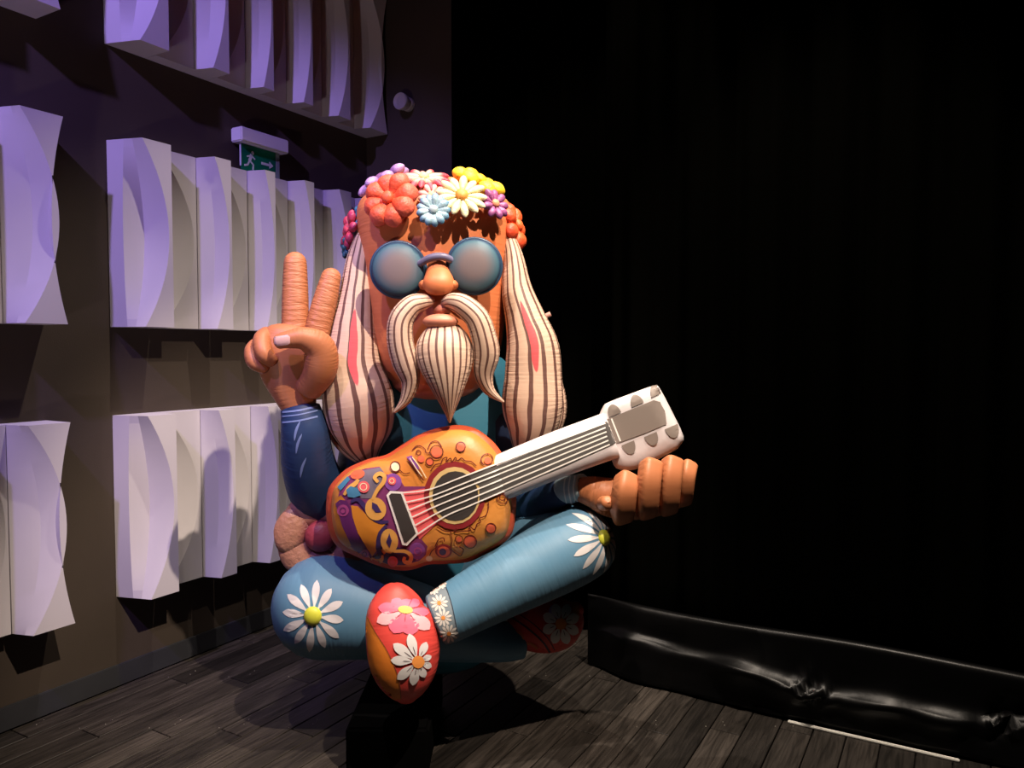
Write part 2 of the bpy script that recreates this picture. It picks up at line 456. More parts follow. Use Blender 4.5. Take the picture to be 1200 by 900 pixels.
def wall_device():
    # small white round lamp on the back wall next to the corner
    c = CORNER + WN * .35 + Vector((0, 0, 3.09)); ax = -WD
    r = thing('wall_lamp', 'small white round ribbed lamp fixed high on the dark back wall', 'wall lamp', loc=c)
    mw = mat('matte white housing', (.42, .39, .39), .5)
    ex, ez = WN, Vector((0, 0, 1))
    def disc(name, n0, n1, rad, m, dish=0):
        V, F = [], []; S = 24; prof = [(n0, rad * .96), (n0 + .004, rad), (n1 - .004, rad), (n1, rad * .95), (n1 - dish, rad * .6), (n1 - dish, .001)]
        for n, q in prof:
            for j in range(S):
                a = 2 * PI * j / S; V.append(ax * n + ex * q * math.cos(a) + ez * q * math.sin(a))
        for i in range(len(prof) - 1):
            for j in range(S):
                k = (j + 1) % S; F.append((i * S + j, i * S + k, (i + 1) * S + k, (i + 1) * S + j))
        F.append(tuple(range(S)))
        return link(name, mesh(name, V, F, m, smooth=False), r)
    disc('base', .001, .03, .043, mw); disc('collar', .031, .05, .036, mw); disc('ring', .051, .075, .047, mw); disc('front_lens', .0755, .098, .052, mw, .008)
wall_device()

# ------------------------------------------------------------------ black curtain, plastic skirt, white strip
BD = WN                                               # along the back wall (to the right, towards the camera)
C0 = Vector((1.23, 3.22, 0))                          # a point of the curtain's foot line
M_velvet = mat('black velvet', (.0008, .0008, .0006), 1.0, .0)
M_sheet = mat('black plastic sheeting', (.0015, .0015, .0017), .36, .20, bump=.25, bscale=9)
def curtain():
    V, F = [], []; S0, S1, ns, nz = -1.02, 2.6, 240, 10
    back = -WD * -1.0
    for i in range(ns + 1):
        s = S0 + (S1 - S0) * i / ns
        f = .035 * math.sin(s * 21 + 1.3 * math.sin(s * 3.1)) + .015 * math.sin(s * 47 + 2)
        if s < S0 + .09: f -= .10 * (1 - (s - S0) / .09)
        for j in range(nz + 1):
            z = .015 + 4.4 * j / nz
            V.append(C0 + BD * s + WD * (.13 - f * (1.0 - .12 * j / nz)) + Vector((0, 0, z)))
    for i in range(ns):
        for j in range(nz):
            a = i * (nz + 1) + j; F.append((a, a + nz + 1, a + nz + 2, a + 1))
    o = link('stage_curtain', mesh('stage_curtain', V, F, M_velvet))
    md = o.modifiers.new('thick', 'SOLIDIFY'); md.thickness = .006
    tag(o, 'tall black stage curtain hanging in front of the dark back wall', 'curtain')
    # plastic sheeting along the curtain's foot
    V, F = [], []; S0, S1, ns = -1.0, 1.9, 200
    prof = [(.02, .335), (.008, .352), (-.012, .353), (-.026, .343), (-.030, .325), (-.033, .29), (-.034, .25), (-.036, .215), (-.046, .19), (-.075, .178), (-.09, .165), (-.088, .145), (-.078, .12), (-.074, .09), (-.074, .06), (-.076, .03), (-.080, .014), (-.03, .006)]
    rnd = random.Random(3); ph = [rnd.uniform(0, 6.28) for _ in range(12)]
    for i in range(ns + 1):
        s = S0 + (S1 - S0) * i / ns
        for j, (n, z) in enumerate(prof):
            mid = max(0, 1 - abs(z - .17) / .12)
            a = .020 * math.sin(4.1 * s + ph[0]) + .012 * math.sin(9.7 * s + ph[1]) + .008 * math.sin(23 * s + ph[2] + j * .5)
            dz = mid * (.03 * math.sin(3.3 * s + ph[3]) + .012 * math.sin(11 * s + ph[4])) + (.006 * math.sin(5 * s + ph[5]) if z > .3 else 0)
            # knots where the sheet is gathered
            g = math.exp(-((s - .05) / .07) ** 2) + .9 * math.exp(-((s - .72) / .06) ** 2)
            a += mid * g * .03 * math.sin(60 * s + j * 1.7); dz += mid * g * .022 * math.sin(75 * s + j * 2.3)
            nn = n - mid * a * 1.2 if mid > 0 else n - .3 * a * (z < .3)
            q = min(1, max(0, (s - S0) / .3)); q = q * q * (3 - 2 * q); nn = .02 + (nn - .02) * q
            V.append(C0 + BD * s + WD * nn + Vector((0, 0, max(.004, z + dz))))
    R = len(prof)
    for i in range(ns):
        for j in range(R - 1):
            a = i * R + j; F.append((a, a + 1, a + R + 1, a + R))
    o = link('plastic_sheet', mesh('plastic_sheet', V, F, M_sheet))
    md = o.modifiers.new('thick', 'SOLIDIFY'); md.thickness = .003
    tag(o, 'creased glossy black plastic sheeting along the foot of the stage curtain', 'plastic sheet')
    mw = mat('white plastic strip', (.80, .78, .72), .4)
    ex = BD
    V, F = bevel_box(0, .62, -.007, .007, .0005, .011, .003)
    a = math.atan2(BD.y, BD.x); M = Matrix.Translation(C0 + BD * (-.03) - WD * .10) @ Matrix.Rotation(a, 4, 'Z')
    o = link('floor_strip', mesh('floor_strip', V, F, mw, smooth=False), M=M)
    tag(o, 'thin white strip lying on the floor along the black plastic sheeting', 'strip')
curtain()
def back_drape():
    V, F = [], []; ns, nz = 70, 6
    for i in range(ns + 1):
        s = .70 + 1.5 * i / ns
        f = .02 * math.sin(s * 26 + 1.1 * math.sin(s * 5)) + .008 * math.sin(s * 61)
        for j in range(nz + 1): V.append(CORNER + WN * s - WD * (.07 + f) + Vector((0, 0, .02 + 4.9 * j / nz)))
    for i in range(ns):
        for j in range(nz):
            a = i * (nz + 1) + j; F.append((a, a + nz + 1, a + nz + 2, a + 1))
    o = link('wall_drape', mesh('wall_drape', V, F, M_velvet)); md = o.modifiers.new('thick', 'SOLIDIFY'); md.thickness = .005
    tag(o, 'narrow black drape on the back wall between the corner and the stage curtain', 'drape')
back_drape()

# ------------------------------------------------------------------ inflatable figure
FIG = thing('inflatable_figure', 'giant inflatable long-haired bearded figure in flower crown and round sunglasses, sitting cross-legged', 'inflatable figure', loc=(-.37, 3.1, .30))
def nylon(name, col, rough=.5, freq=70, st=.5, seam=True, tint=None):
    g = NG(name, rough); g.pucker(st, freq, seam)
    return g.done(col if tint is None else g.mix(g.step(.35, .65, g.noise(g.op('MULTIPLY', g.u, 4), g.op('MULTIPLY', g.v, 5))), col, tint))
M_skin = nylon('orange nylon skin', (.56, .155, .055), .5, 60, .35, tint=(.62, .19, .07))
M_hand = nylon('brown nylon skin', (.41, .145, .060), .5, 75, .5, seam=False)
M_finger = nylon('brown nylon skin seamed', (.41, .145, .060), .5, 110, .4, seam=True)
M_nail = mat('pale pink nail', (.62, .38, .32), .4)
M_shirt = nylon('blue nylon shirt', (.035, .19, .29), .55, 40, .3)
M_sleeve = nylon('navy nylon sleeve', (.013, .035, .10), .55, 60, .5)
def jean(name, a, b):
    g = NG(name, .5); g.pucker(.38, 60)
    return g.done(g.mix(g.step(.35, .65, g.noise(g.op('MULTIPLY', g.u, 4), g.op('MULTIPLY', g.v, 6))), a, b))
def hairmat(name, n, v0=None, v1=None, u0=.27, u1=.31, warp=.012):
    g = NG(name, .55); g.pucker(.55, 95)
    wv = g.op('MULTIPLY', g.op('SUBTRACT', g.noise(g.op('MULTIPLY', g.u, 3), g.op('MULTIPLY', g.v, 5)), .5), warp * 4)
    uu = g.op('ADD', g.u, wv)
    f = g.op('FRACT', g.op('MULTIPLY', uu, n))
    cell = g.op('FLOOR', g.op('MULTIPLY', uu, n))
    wid = g.op('ADD', .10, g.op('MULTIPLY', g.noise(g.op('MULTIPLY', cell, 3.7), g.op('MULTIPLY', g.v, 4)), .14))
    line = g.op('SUBTRACT', 1.0, g.step(g.op('MULTIPLY', wid, .8), wid, g.op('ABSOLUTE', g.op('SUBTRACT', f, .5))))
    c = g.mix(line, (.56, .385, .285), (.115, .052, .042))
    if v0 is not None:
        a = g.op('ABSOLUTE', g.op('SUBTRACT', uu, (u0 + u1) / 2))
        vv = g.op('ABSOLUTE', g.op('SUBTRACT', g.v, (v0 + v1) / 2))
        q = g.op('ADD', g.op('POWER', g.op('DIVIDE', a, (u1 - u0) / 2), 2), g.op('POWER', g.op('DIVIDE', vv, (v1 - v0) / 2), 2))
        c = g.mix(g.op('SUBTRACT', 1, g.step(.9, 1.05, q)), c, (.66, .075, .085))
    return g.done(c)

def figure():
    # torso and seat
    t = sweep([(515, 745, 4.15, 70, 52), (515, 700, 4.17, 95, 62), (515, 640, 4.2, 98, 62), (515, 560, 4.22, 100, 62), (515, 490, 4.24, 105, 60), (515, 445, 4.24, 90, 55)], n=2.4, seg=36, cap=(.8, .8))
    build('torso', t, M_shirt, FIG, 'torso')
    # head
    D = 4.05
    h = sweep([(512, 447, D, 52, 50), (512, 432, D, 66, 66), (512, 405, D, 75, 78), (512, 365, D, 80, 83), (512, 320, D, 85, 85), (512, 280, D, 90, 86), (511, 256, D, 91, 83), (511, 240, D, 84, 74), (511, 228, D, 66, 56)],
              n=2.7, seg=48, cap=(.45, .28))
    build('head', h, M_skin, FIG, 'head'); bkey('head', P(512, 320, D))
    # nose
    nose = join(sweep([(513, 301, 3.66, 8, 8), (513, 311, 3.63, 11.5, 10), (513.5, 321, 3.61, 15, 12), (514, 329, 3.59, 18, 14), (514, 335, 3.58, 19, 14), (514, 339, 3.59, 16, 11)], seg=24, cap=(.6, .35)),
                ellipsoid(P(498, 334, 3.60), .024, .020, .032), ellipsoid(P(530, 334, 3.60), .024, .020, .032))
    build('nose', nose, M_skin, FIG)
    # lips
    lip = mat('pink brown lip', (.55, .21, .13), .45)
    build('lower_lip', ellipsoid(P(516, 377, 3.56), .066, .029, .05), lip, FIG)
    build('upper_lip', sweep([(511, 365, 3.62, 4), (518, 362, 3.60, 6), (525, 365, 3.62, 4)], seg=16), lip, FIG)
    # sunglasses
    g = NG('blue grey lens print', .5, .25)
    # v of the ellipsoid pillow is unused: radial print from object space instead
    tc = g.nt.nodes.new('ShaderNodeTexCoord'); ln = g.nt.nodes.new('ShaderNodeVectorMath'); ln.operation = 'LENGTH'
    mp = g.nt.nodes.new('ShaderNodeMapping'); mp.inputs['Scale'].default_value = (1, 0, 1); mp.inputs['Location'].default_value = (0, 0, 0)
    g.nt.links.new(tc.outputs['Object'], mp.inputs[0]); g.nt.links.new(mp.outputs[0], ln.inputs[0])
    rr = g.step(.035, .098, ln.outputs['Value'])
    M_lens = g.done(g.mix(g.step(.088, .099, ln.outputs['Value']), g.mix(rr, (.155, .12, .125), (.042, .11, .15)), (.02, .045, .09)))
    br = build('sunglasses', sweep([(492, 309, 3.60, 4), (505, 302, 3.575, 4.5), (520, 301, 3.575, 4.5), (533, 307, 3.60, 4)], seg=14), mat('violet nylon frame', (.13, .12, .20), .4), FIG)
    M_rim = mat('dark blue nylon rim', (.02, .05, .10), .4)
    for cx, cy, r in ((467, 316, 31.5), (556, 312, 31.5)):
        s = 3.62 * K / FPX; c = P(cx, cy, 3.62); V, F = [], []; S = 40
        prof = [(.0, -.052), (.5, -.046), (.8, -.032), (.95, -.016), (1.0, 0), (.97, .014), (.9, .023), (.75, .032), (.55, .039), (.3, .043), (.08, .044)]
        n = (CAM - c).normalized(); n = (n + CU * .12).normalized(); ex = CU.cross(n).normalized(); ey = n.cross(ex)
        for q, z in prof:
            for j in range(S):
                a = 2 * PI * j / S; rad = r * s * max(q, .01) * (1 + (.006 * math.sin(a * 17) if q > .9 else 0))
                V.append(ex * rad * math.cos(a) + ey * rad * math.sin(a) * 1.02 + n * z)
        for i in range(len(prof) - 1):
            for j in range(S):
                k = (j + 1) % S; F.append((i * S + j, i * S + k, (i + 1) * S + k, (i + 1) * S + j))
        F.append(tuple((len(prof) - 1) * S + j for j in range(S)))
        o = link('lens', mesh('lens', V, F, M_lens), br, Matrix.Translation(c - origin(br)))
        W = [v + c for v in V]
        rim = []
        T = []
        for j in range(S):
            a = 2 * PI * j / S; T.append(c + (ex * math.cos(a) + ey * math.sin(a) * 1.02) * r * s * 1.0)
        V2, F2 = [], []
        for j in range(S):
            a = 2 * PI * j / S; rd = ex * math.cos(a) + ey * math.sin(a)
            for q in range(8):
                b = 2 * PI * q / 8; V2.append(T[j] + rd * .007 * math.cos(b) + n * .007 * math.sin(b))
        for j in range(S):
            for q in range(8):
                F2.append((j * 8 + q, j * 8 + (q + 1) % 8, ((j + 1) % S) * 8 + (q + 1) % 8, ((j + 1) % S) * 8 + q))
        build('rim', (V2, F2), M_rim, br)
    # moustache, beard
    M_mo = hairmat('moustache print', 11, warp=.004)
    build('moustache_half', sweep([(505, 353, 3.60, 6, 6), (495, 354, 3.57, 10, 10), (482, 359, 3.55, 13, 13), (470, 376, 3.54, 15, 15), (469, 400, 3.54, 15.5, 15), (475, 425, 3.55, 15.5, 14), (481, 447, 3.57, 11, 11), (475, 469, 3.58, 6.5, 7), (462, 483, 3.58, 1.5, 2)], seg=26, cap=(.5, .5)), M_mo, FIG)
    build('moustache_half', sweep([(521, 354, 3.60, 5.5, 6), (530, 353, 3.57, 10, 10), (543, 358, 3.55, 13, 13), (559, 373, 3.54, 14.5, 15), (567, 395, 3.54, 15, 15), (570, 415, 3.55, 15.5, 14), (567, 439, 3.57, 11.5, 11), (574, 458, 3.58, 6.5, 7), (590, 471, 3.58, 1.5, 2)], seg=26, cap=(.5, .5)), M_mo, FIG)
    build('beard', sweep([(521, 388, 3.60, 22, 14), (521, 398, 3.57, 30, 20), (521, 412, 3.55, 34, 23), (523, 432, 3.54, 30.5, 22), (525, 455, 3.54, 20, 17), (526.5, 478, 3.55, 8.5, 9), (527, 495, 3.56, 1.2, 2)], seg=36, cap=(.6, .5)), hairmat('beard print', 22, warp=.003), FIG)
    # hair
    build('hair_lock', sweep([(427, 268, 3.90, 6, 8), (422, 305, 3.86, 16, 16), (418, 350, 3.83, 21, 19), (414, 390, 3.81, 28, 22), (413, 430, 3.80, 34, 25), (419, 465, 3.80, 41, 26), (424, 497, 3.84, 38, 22), (427, 522, 3.90, 24, 15), (433, 543, 3.94, 8, 8)], seg=40, cap=(.4, .5)), hairmat('hair print', 13, .36, .66, .725, .775), FIG)
    build('hair_lock', sweep([(405, 425, 3.92, 10, 12), (396, 462, 3.92, 16, 16), (398, 495, 3.92, 18, 16), (412, 522, 3.92, 15, 14), (430, 545, 3.92, 4, 6)], seg=24), hairmat('hair back print', 12), FIG)
    build('hair_lock', sweep([(593, 266, 3.90, 5, 8), (601, 300, 3.86, 12, 15), (606, 340, 3.83, 18, 18), (616, 375, 3.81, 24, 21), (624, 407, 3.80, 31, 24), (625, 440, 3.80, 33.5, 25), (624, 473, 3.80, 36, 25), (624, 500, 3.83, 30, 21), (620, 525, 3.87, 20, 15), (616, 548, 3.90, 6, 8)], seg=40, cap=(.4, .5)), hairmat('hair right print', 13, .34, .62, .735, .785), FIG)
    build('hair_lock', sweep([(636, 425, 3.92, 12, 12), (648, 460, 3.92, 14, 14), (650, 488, 3.92, 13, 13), (640, 515, 3.92, 10, 10), (625, 535, 3.92, 4, 6)], seg=24), hairmat('hair back print', 12), FIG)
    build('fabric_tab', sweep([(632, 374, 3.95, 3, 2), (645, 368, 3.95, 3, 2)], seg=10, cap=(.2, .2)), mat('pink tab', (.45, .22, .18), .6), FIG)
    # raised arm
    build('sleeve', sweep([(440, 520, 4.18, 40), (428, 568, 4.08, 38), (406, 588, 4.08, 36), (377, 580, 4.0, 34), (362, 545, 3.86, 31), (357, 505, 3.77, 27), (352, 478, 3.77, 22.5)], seg=30, cap=(.4, .1)), M_sleeve, FIG, 'sleeve')
    bkey('sleeve', P(360, 520, 3.77))
    M_pale = mat('pale blue print', (.16, .22, .42), .55)
    for yy, wd in ((482, 2.0), (487, 1.4), (494, 2.0)):
        stroke([(331, yy + 1), (350, yy - 1), (372, yy - 6)], wd, 'sleeve', M_pale, FIG, 'cuff_band', 1)
    for x, y in ((347, 520), (352, 548), (345, 505)):
        stroke([(x, y + 12), (x + 2, y), (x + 7, y - 12)], 3, 'sleeve', M_pale, FIG, 'sleeve_print', 1, taper=1)
    # raised hand with two fingers up
    hd = build('raised_hand', sweep([(352, 480, 3.77, 19, 17), (346, 460, 3.76, 26, 20), (342, 436, 3.75, 36, 24), (343, 412, 3.74, 40, 25), (346, 396, 3.74, 36, 22)], seg=32, n=2.3, cap=(.3, .7)), M_finger, FIG)
    build('finger', sweep([(346, 402, 3.76, 16), (346, 370, 3.77, 15.5), (346, 340, 3.78, 14.8), (346, 309, 3.79, 13.2)], seg=24, n=2.4, cap=(.5, 1.05)), M_hand, hd)
    build('finger', sweep([(369, 402, 3.75, 15), (376, 372, 3.76, 14.8), (383, 345, 3.77, 13.5), (388, 325, 3.78, 11.5)], seg=24, n=2.4, cap=(.5, .95)), M_hand, hd)
    build('folded_finger', sweep([(313, 393, 3.70, 10.5), (307, 399, 3.64, 10.5), (309, 414, 3.60, 10), (318, 423, 3.62, 8)], seg=20), M_finger, hd)
    build('folded_finger', sweep([(300, 406, 3.72, 9.5), (295.5, 412, 3.66, 9), (298, 424, 3.63, 9), (310, 431, 3.64, 7.5)], seg=20), M_finger, hd)
    th = build('thumb', sweep([(362, 455, 3.70, 16, 14), (375, 432, 3.64, 20, 16), (374, 408, 3.60, 19, 15), (357, 397, 3.56, 14, 13), (338, 398, 3.54, 10.5, 10), (328, 400, 3.54, 9, 9)], seg=26, cap=(.6, .8)), M_finger, hd, 'thumb')
    bkey('thumb', P(335, 400, 3.55))
    dpoly([(319, 397), (323, 394.5), (337, 392.5), (340, 395), (340, 402), (337, 404), (323, 406), (319, 403)], 'thumb', M_nail, hd, 'nail', 1, 4)
    # hip flower behind the guitar
    # lowered arm and hand
    build('sleeve', sweep([(590, 500, 4.2, 40), (622, 560, 4.1, 36), (632, 590, 3.95, 30), (650, 582, 3.78, 22), (663, 574, 3.68, 17)], seg=26, cap=(.4, .1)), M_sleeve, FIG)
    build('cuff', sweep([(659, 575.5, 3.70, 16.5), (684, 570.5, 3.62, 15.5)], seg=26, cap=(.05, .05)), mat('pale denim cuff', (.30, .38, .42), .55), FIG, 'cuff')
    bkey('cuff', P(671, 573, 3.6))
    for x in (664, 669.5, 675): stroke([(x - 1, 558), (x - 3, 573), (x, 590)], 1.6, 'cuff', mat('white cuff print', (.7, .68, .64), .5), FIG, 'cuff_stripe', 1)
    for y in (563, 570, 577): stroke(ell(680, y, 2.6, 2.8, n=8), 1.0, 'cuff', mat('dark cuff print', (.05, .06, .07), .5), FIG, 'cuff_scroll', 2, closed=True)
    hd = build('lowered_hand', sweep([(680, 573, 3.64, 14.5, 15), (697, 577, 3.61, 19, 18), (716, 583, 3.60, 23, 19), (745, 587, 3.62, 22, 18), (778, 582, 3.64, 20, 16), (800, 576, 3.66, 15, 14)], seg=28, cap=(.3, .7)), M_hand, FIG)
    M_f2 = nylon('brown nylon finger', (.41, .145, .060), .48, 90, .25)
    for x, y0, y1, r, dd in ((732.5, 596, 558, 13.2, 3.42), (761, 591, 541, 12.4, 3.40), (786, 587, 538, 11.8, 3.41), (805, 579, 542, 9.2, 3.46)):
        build('finger', sweep([(x - 4, y0 + 6, dd + .10, r * .95, r), (x - 3, y0 - 2, dd + .02, r, r), (x - .5, (y0 + y1) / 2 - 2, dd - .01, r, r), (x + 2, y1 + 4, dd + .02, r, r)], seg=32, n=4, rot=math.radians(-26), cap=(.5, .6)), M_f2, hd)
    build('thumb', sweep([(708, 590, 3.50, 9), (712, 589, 3.44, 8)], seg=18), M_f2, hd)
    # legs
    M_je = jean('denim blue nylon', (.085, .205, .32), (.105, .225, .335))
    build('thigh', sweep([(560, 690, 4.1, 50), (615, 655, 3.95, 48), (668, 634, 3.75, 43)], seg=30), M_je, FIG)
    build('thigh', sweep([(500, 705, 4.1, 52), (440, 700, 4.02, 52), (385, 702, 3.95, 50)], seg=30), M_je, FIG)
    build('lower_leg', sweep([(378, 710.5, 3.86, 59.5, 58), (400, 713, 3.85, 58, 56), (440, 720, 3.82, 51, 50), (490, 729, 3.80, 44, 44), (540, 742, 3.82, 33, 34), (590, 752, 3.86, 23, 24), (612, 752, 3.88, 19, 20)], seg=44, cap=(1.0, .2)), M_je, FIG, 'shinL')
    bkey('shinL', P(380, 715, 3.8))
    build('lower_leg', sweep([(683, 635, 3.66, 43, 42), (665, 645, 3.64, 44, 42), (630, 663, 3.60, 42.5, 41), (590, 684, 3.55, 39, 38), (550, 706, 3.50, 35, 34), (523, 721, 3.47, 32.5, 31), (511, 727, 3.46, 30, 29)], seg=44, cap=(.85, .15)), M_je, FIG, 'shinR')
    bkey('shinR', P(620, 665, 3.6))
    # knee daisies
    M_wp = mat('white petal print', (.66, .63, .63), .5); M_yc = mat('lime yellow button', (.55, .56, .05), .45)
    for i in range(12):
        a = 2 * PI * i / 12 + .12; L = 38 if i % 2 else 36
        dpoly(petal_poly(367, 722, 8, L, 4.5, a, .75, 1, 1.12), 'shinL', M_wp, FIG, 'daisy_print', 1)
    hL = BV['shinL'].ray_cast(CAM, ray(366.5, 722))[0]
    build('daisy_button', ellipsoid(hL, .034, .036, .02), M_yc, FIG)
    hit, no, _, _ = BV['shinR'].ray_cast(CAM, ray(708, 630))
    nn = (no if no.dot(CAM - hit) > 0 else -no).normalized()
    ex = CU.cross(nn).normalized(); ey = nn.cross(ex)
    for i in range(13):
        a = 2 * PI * i / 13 + .1; s = 3.55 * K / FPX
        dpoly(petal_poly(0, 0, 6 * s, 40 * s, 4.2 * s, a, .75), 'shinR', M_wp, FIG, 'daisy_print', 1, .03, (hit, ex, ey, nn))
    build('daisy_button', ellipsoid(hit, .028, .030, .018, axes=(ex, ey, nn)), M_yc, FIG)
    # ankle band of small daisies
    M_oc = mat('orange print', (.75, .27, .06), .5); M_wh = mat('white print', (.70, .66, .62), .5); M_dk = mat('dark seam print', (.02, .03, .05), .6)
    M_band = mat('grey blue band print', (.20, .25, .29), .55)
    dpoly([(497, 690), (508, 684), (520, 684), (527, 700), (533, 722), (538, 746), (524, 757), (514, 735), (505, 712)], 'shinR', M_band, FIG, 'ankle_band', 1, 5)
    for x, y, r in ((508, 690, 8), (515, 707, 10.5), (519.5, 724, 10.5), (526, 742, 11), (517, 684, 7)):
        for i in range(11):
            a = 2 * PI * i / 11 + x
            dpoly(petal_poly(x, y, 1.5, r, 1.5, a, .8), 'shinR', M_wh, FIG, 'small_daisy_print', 2, 4)
        dpoly(ell(x, y, 2.4, n=10), 'shinR', M_oc, FIG, 'small_daisy_centre', 3, 4)
    stroke([(521, 684), (526, 697), (531, 715), (536, 742)], 1.0, 'shinR', M_dk, FIG, 'ankle_seam', 2)
    # shoes
    M_red = nylon('red nylon shoe', (.60, .055, .045), .45, 60, .5); M_sole = mat('orange nylon sole', (.60, .17, .02), .5, bump=.15, bscale=22)
    M_pk = mat('pink petal print', (.80, .13, .22), .5); M_pk2 = mat('pale pink petal print', (.82, .38, .42), .5); M_ye = mat('yellow print', (.80, .46, .07), .5)
    M_ln = mat('dark petal line', (.06, .03, .05), .5)
    sh = build('shoe', sweep([(478, 701, 3.47, 24, 18), (473, 708, 3.45, 34, 25), (470, 723, 3.42, 40.5, 32), (472, 746, 3.40, 42.5, 36), (473.5, 769, 3.39, 41.5, 36), (475, 790, 3.39, 35.5, 31), (476, 806, 3.40, 24, 22), (476.5, 814, 3.41, 13, 13)], seg=40, n=2.3, cap=(.5, .6)), M_red, FIG, 'shoe1')
    bkey('shoe1', P(473, 755, 3.35))
    dpoly([(429, 722), (433, 726), (441, 742), (453, 761), (462, 780), (468, 799), (470, 819), (462, 820), (448, 812), (438, 795), (430, 768), (427, 740)], 'shoe1', M_sole, sh, 'sole', 1, 6)
    stroke([(431, 724), (441, 742), (453, 761), (462, 780), (468, 799), (470, 818)], 1.0, 'shoe1', mat('seam thread', (.25, .05, .02), .6), sh, 'sole_seam', 2)
    for a, L, wd in ((3.85, 22, 7), (3.25, 33, 8), (2.68, 38, 9), (2.0, 35, 11), (1.38, 35, 11), (.78, 38, 9), (5.5, 20, 6), (4.7, 15, 8), (.15, 27, 6)):
        dpoly(petal_poly(476, 715, 4, L, wd, a, .9, 1, .85), 'shoe1', M_pk if L < 38 else M_pk2, sh, 'pink_flower_print', 2, 5)
    for a in (2.9, 2.3, 1.65, 1.05, .5, -.3, -1.2): stroke([(476 + 8 * math.cos(a), 715 + 5 * math.sin(a)), (476 + 19 * math.cos(a), 715 + 14 * math.sin(a))], .9, 'shoe1', mat('crimson line', (.30, .02, .05), .5), sh, 'petal_line', 3, taper=.9)
    dpoly(ell(475, 715, 8.5, 4.4, .12), 'shoe1', M_ye, sh, 'pink_flower_centre', 4, 4)
    for a, L, wd in ((-1.86, 34, 5.6), (-2.50, 35, 6), (-3.08, 31, 5.6), (2.42, 31, 5.6), (1.78, 28, 5.4), (1.15, 20, 4.6), (.35, 17, 4), (-.40, 17, 3.6), (-1.15, 25, 4.6)):
        dpoly(petal_poly(489, 775, 4, L, wd, a, .9), 'shoe1', M_wp, sh, 'daisy_print', 2 + 2, 5)
        stroke([(489 + 8 * math.cos(a), 775 + 8 * math.sin(a)), (489 + (L * .55) * math.cos(a), 775 + L * .55 * math.sin(a))], .8, 'shoe1', M_ln, sh, 'petal_line', 5, taper=.9)
    dpoly(ell(489.5, 775, 7, 7.2), 'shoe1', M_oc, sh, 'daisy_centre', 6, 4)
    M_red2 = M_red
    sh = build('shoe', sweep([(588, 744, 3.90, 8, 10), (606, 740, 3.90, 20, 20), (630, 734, 3.90, 31, 28), (653, 727, 3.90, 33, 28), (668, 719, 3.90, 24, 22), (676, 712, 3.90, 10, 12)], seg=36, cap=(.5, .6)), M_red2, FIG, 'shoe2')
    bkey('shoe2', P(640, 732, 3.85))
    dpoly([(668, 694), (674, 700), (679, 712), (679, 726), (672, 720), (669, 707)], 'shoe2', M_sole, sh, 'sole', 1, 5)
    stroke([(598, 722), (618, 736), (636, 752), (645, 766)], 2.2, 'shoe2', M_ln, sh, 'band_line', 1); stroke([(606, 718), (626, 732), (642, 748), (650, 762)], 1.2, 'shoe2', M_ln, sh, 'band_line', 1)
    M_rust = mat('rust swirl print', (.45, .11, .03), .5)
    stroke([(590, 740), (600, 738), (612, 744), (612, 752), (605, 752), (604, 746)], 2.6, 'shoe2', M_rust, sh, 'swirl_print', 2); stroke([(613, 756), (622, 754), (630, 760)], 3, 'shoe2', M_rust, sh, 'swirl_print', 2)
    M_lil = mat('lilac petal print', (.42, .30, .66), .5)
    dpoly(petal_poly(657, 731, 6, 24, 7, -2.0, .9), 'shoe2', M_lil, sh, 'lilac_petal_print', 2, 5)
    for i in range(8):
        a = 2 * PI * i / 8 - 1.15
        dpoly(petal_poly(657, 731, 4, 22.5, 5.6, a, .9, 1, 1.1), 'shoe2', M_wp, sh, 'daisy_print', 3, 5)
        stroke([(657 + 8 * math.cos(a), 731 + 8 * math.sin(a)), (657 + 14 * math.cos(a), 731 + 15 * math.sin(a))], .8, 'shoe2', M_ln, sh, 'petal_line', 4, taper=.9)
    dpoly(ell(657, 731, 6.5), 'shoe2', M_oc, sh, 'daisy_centre', 5, 4)
figure()

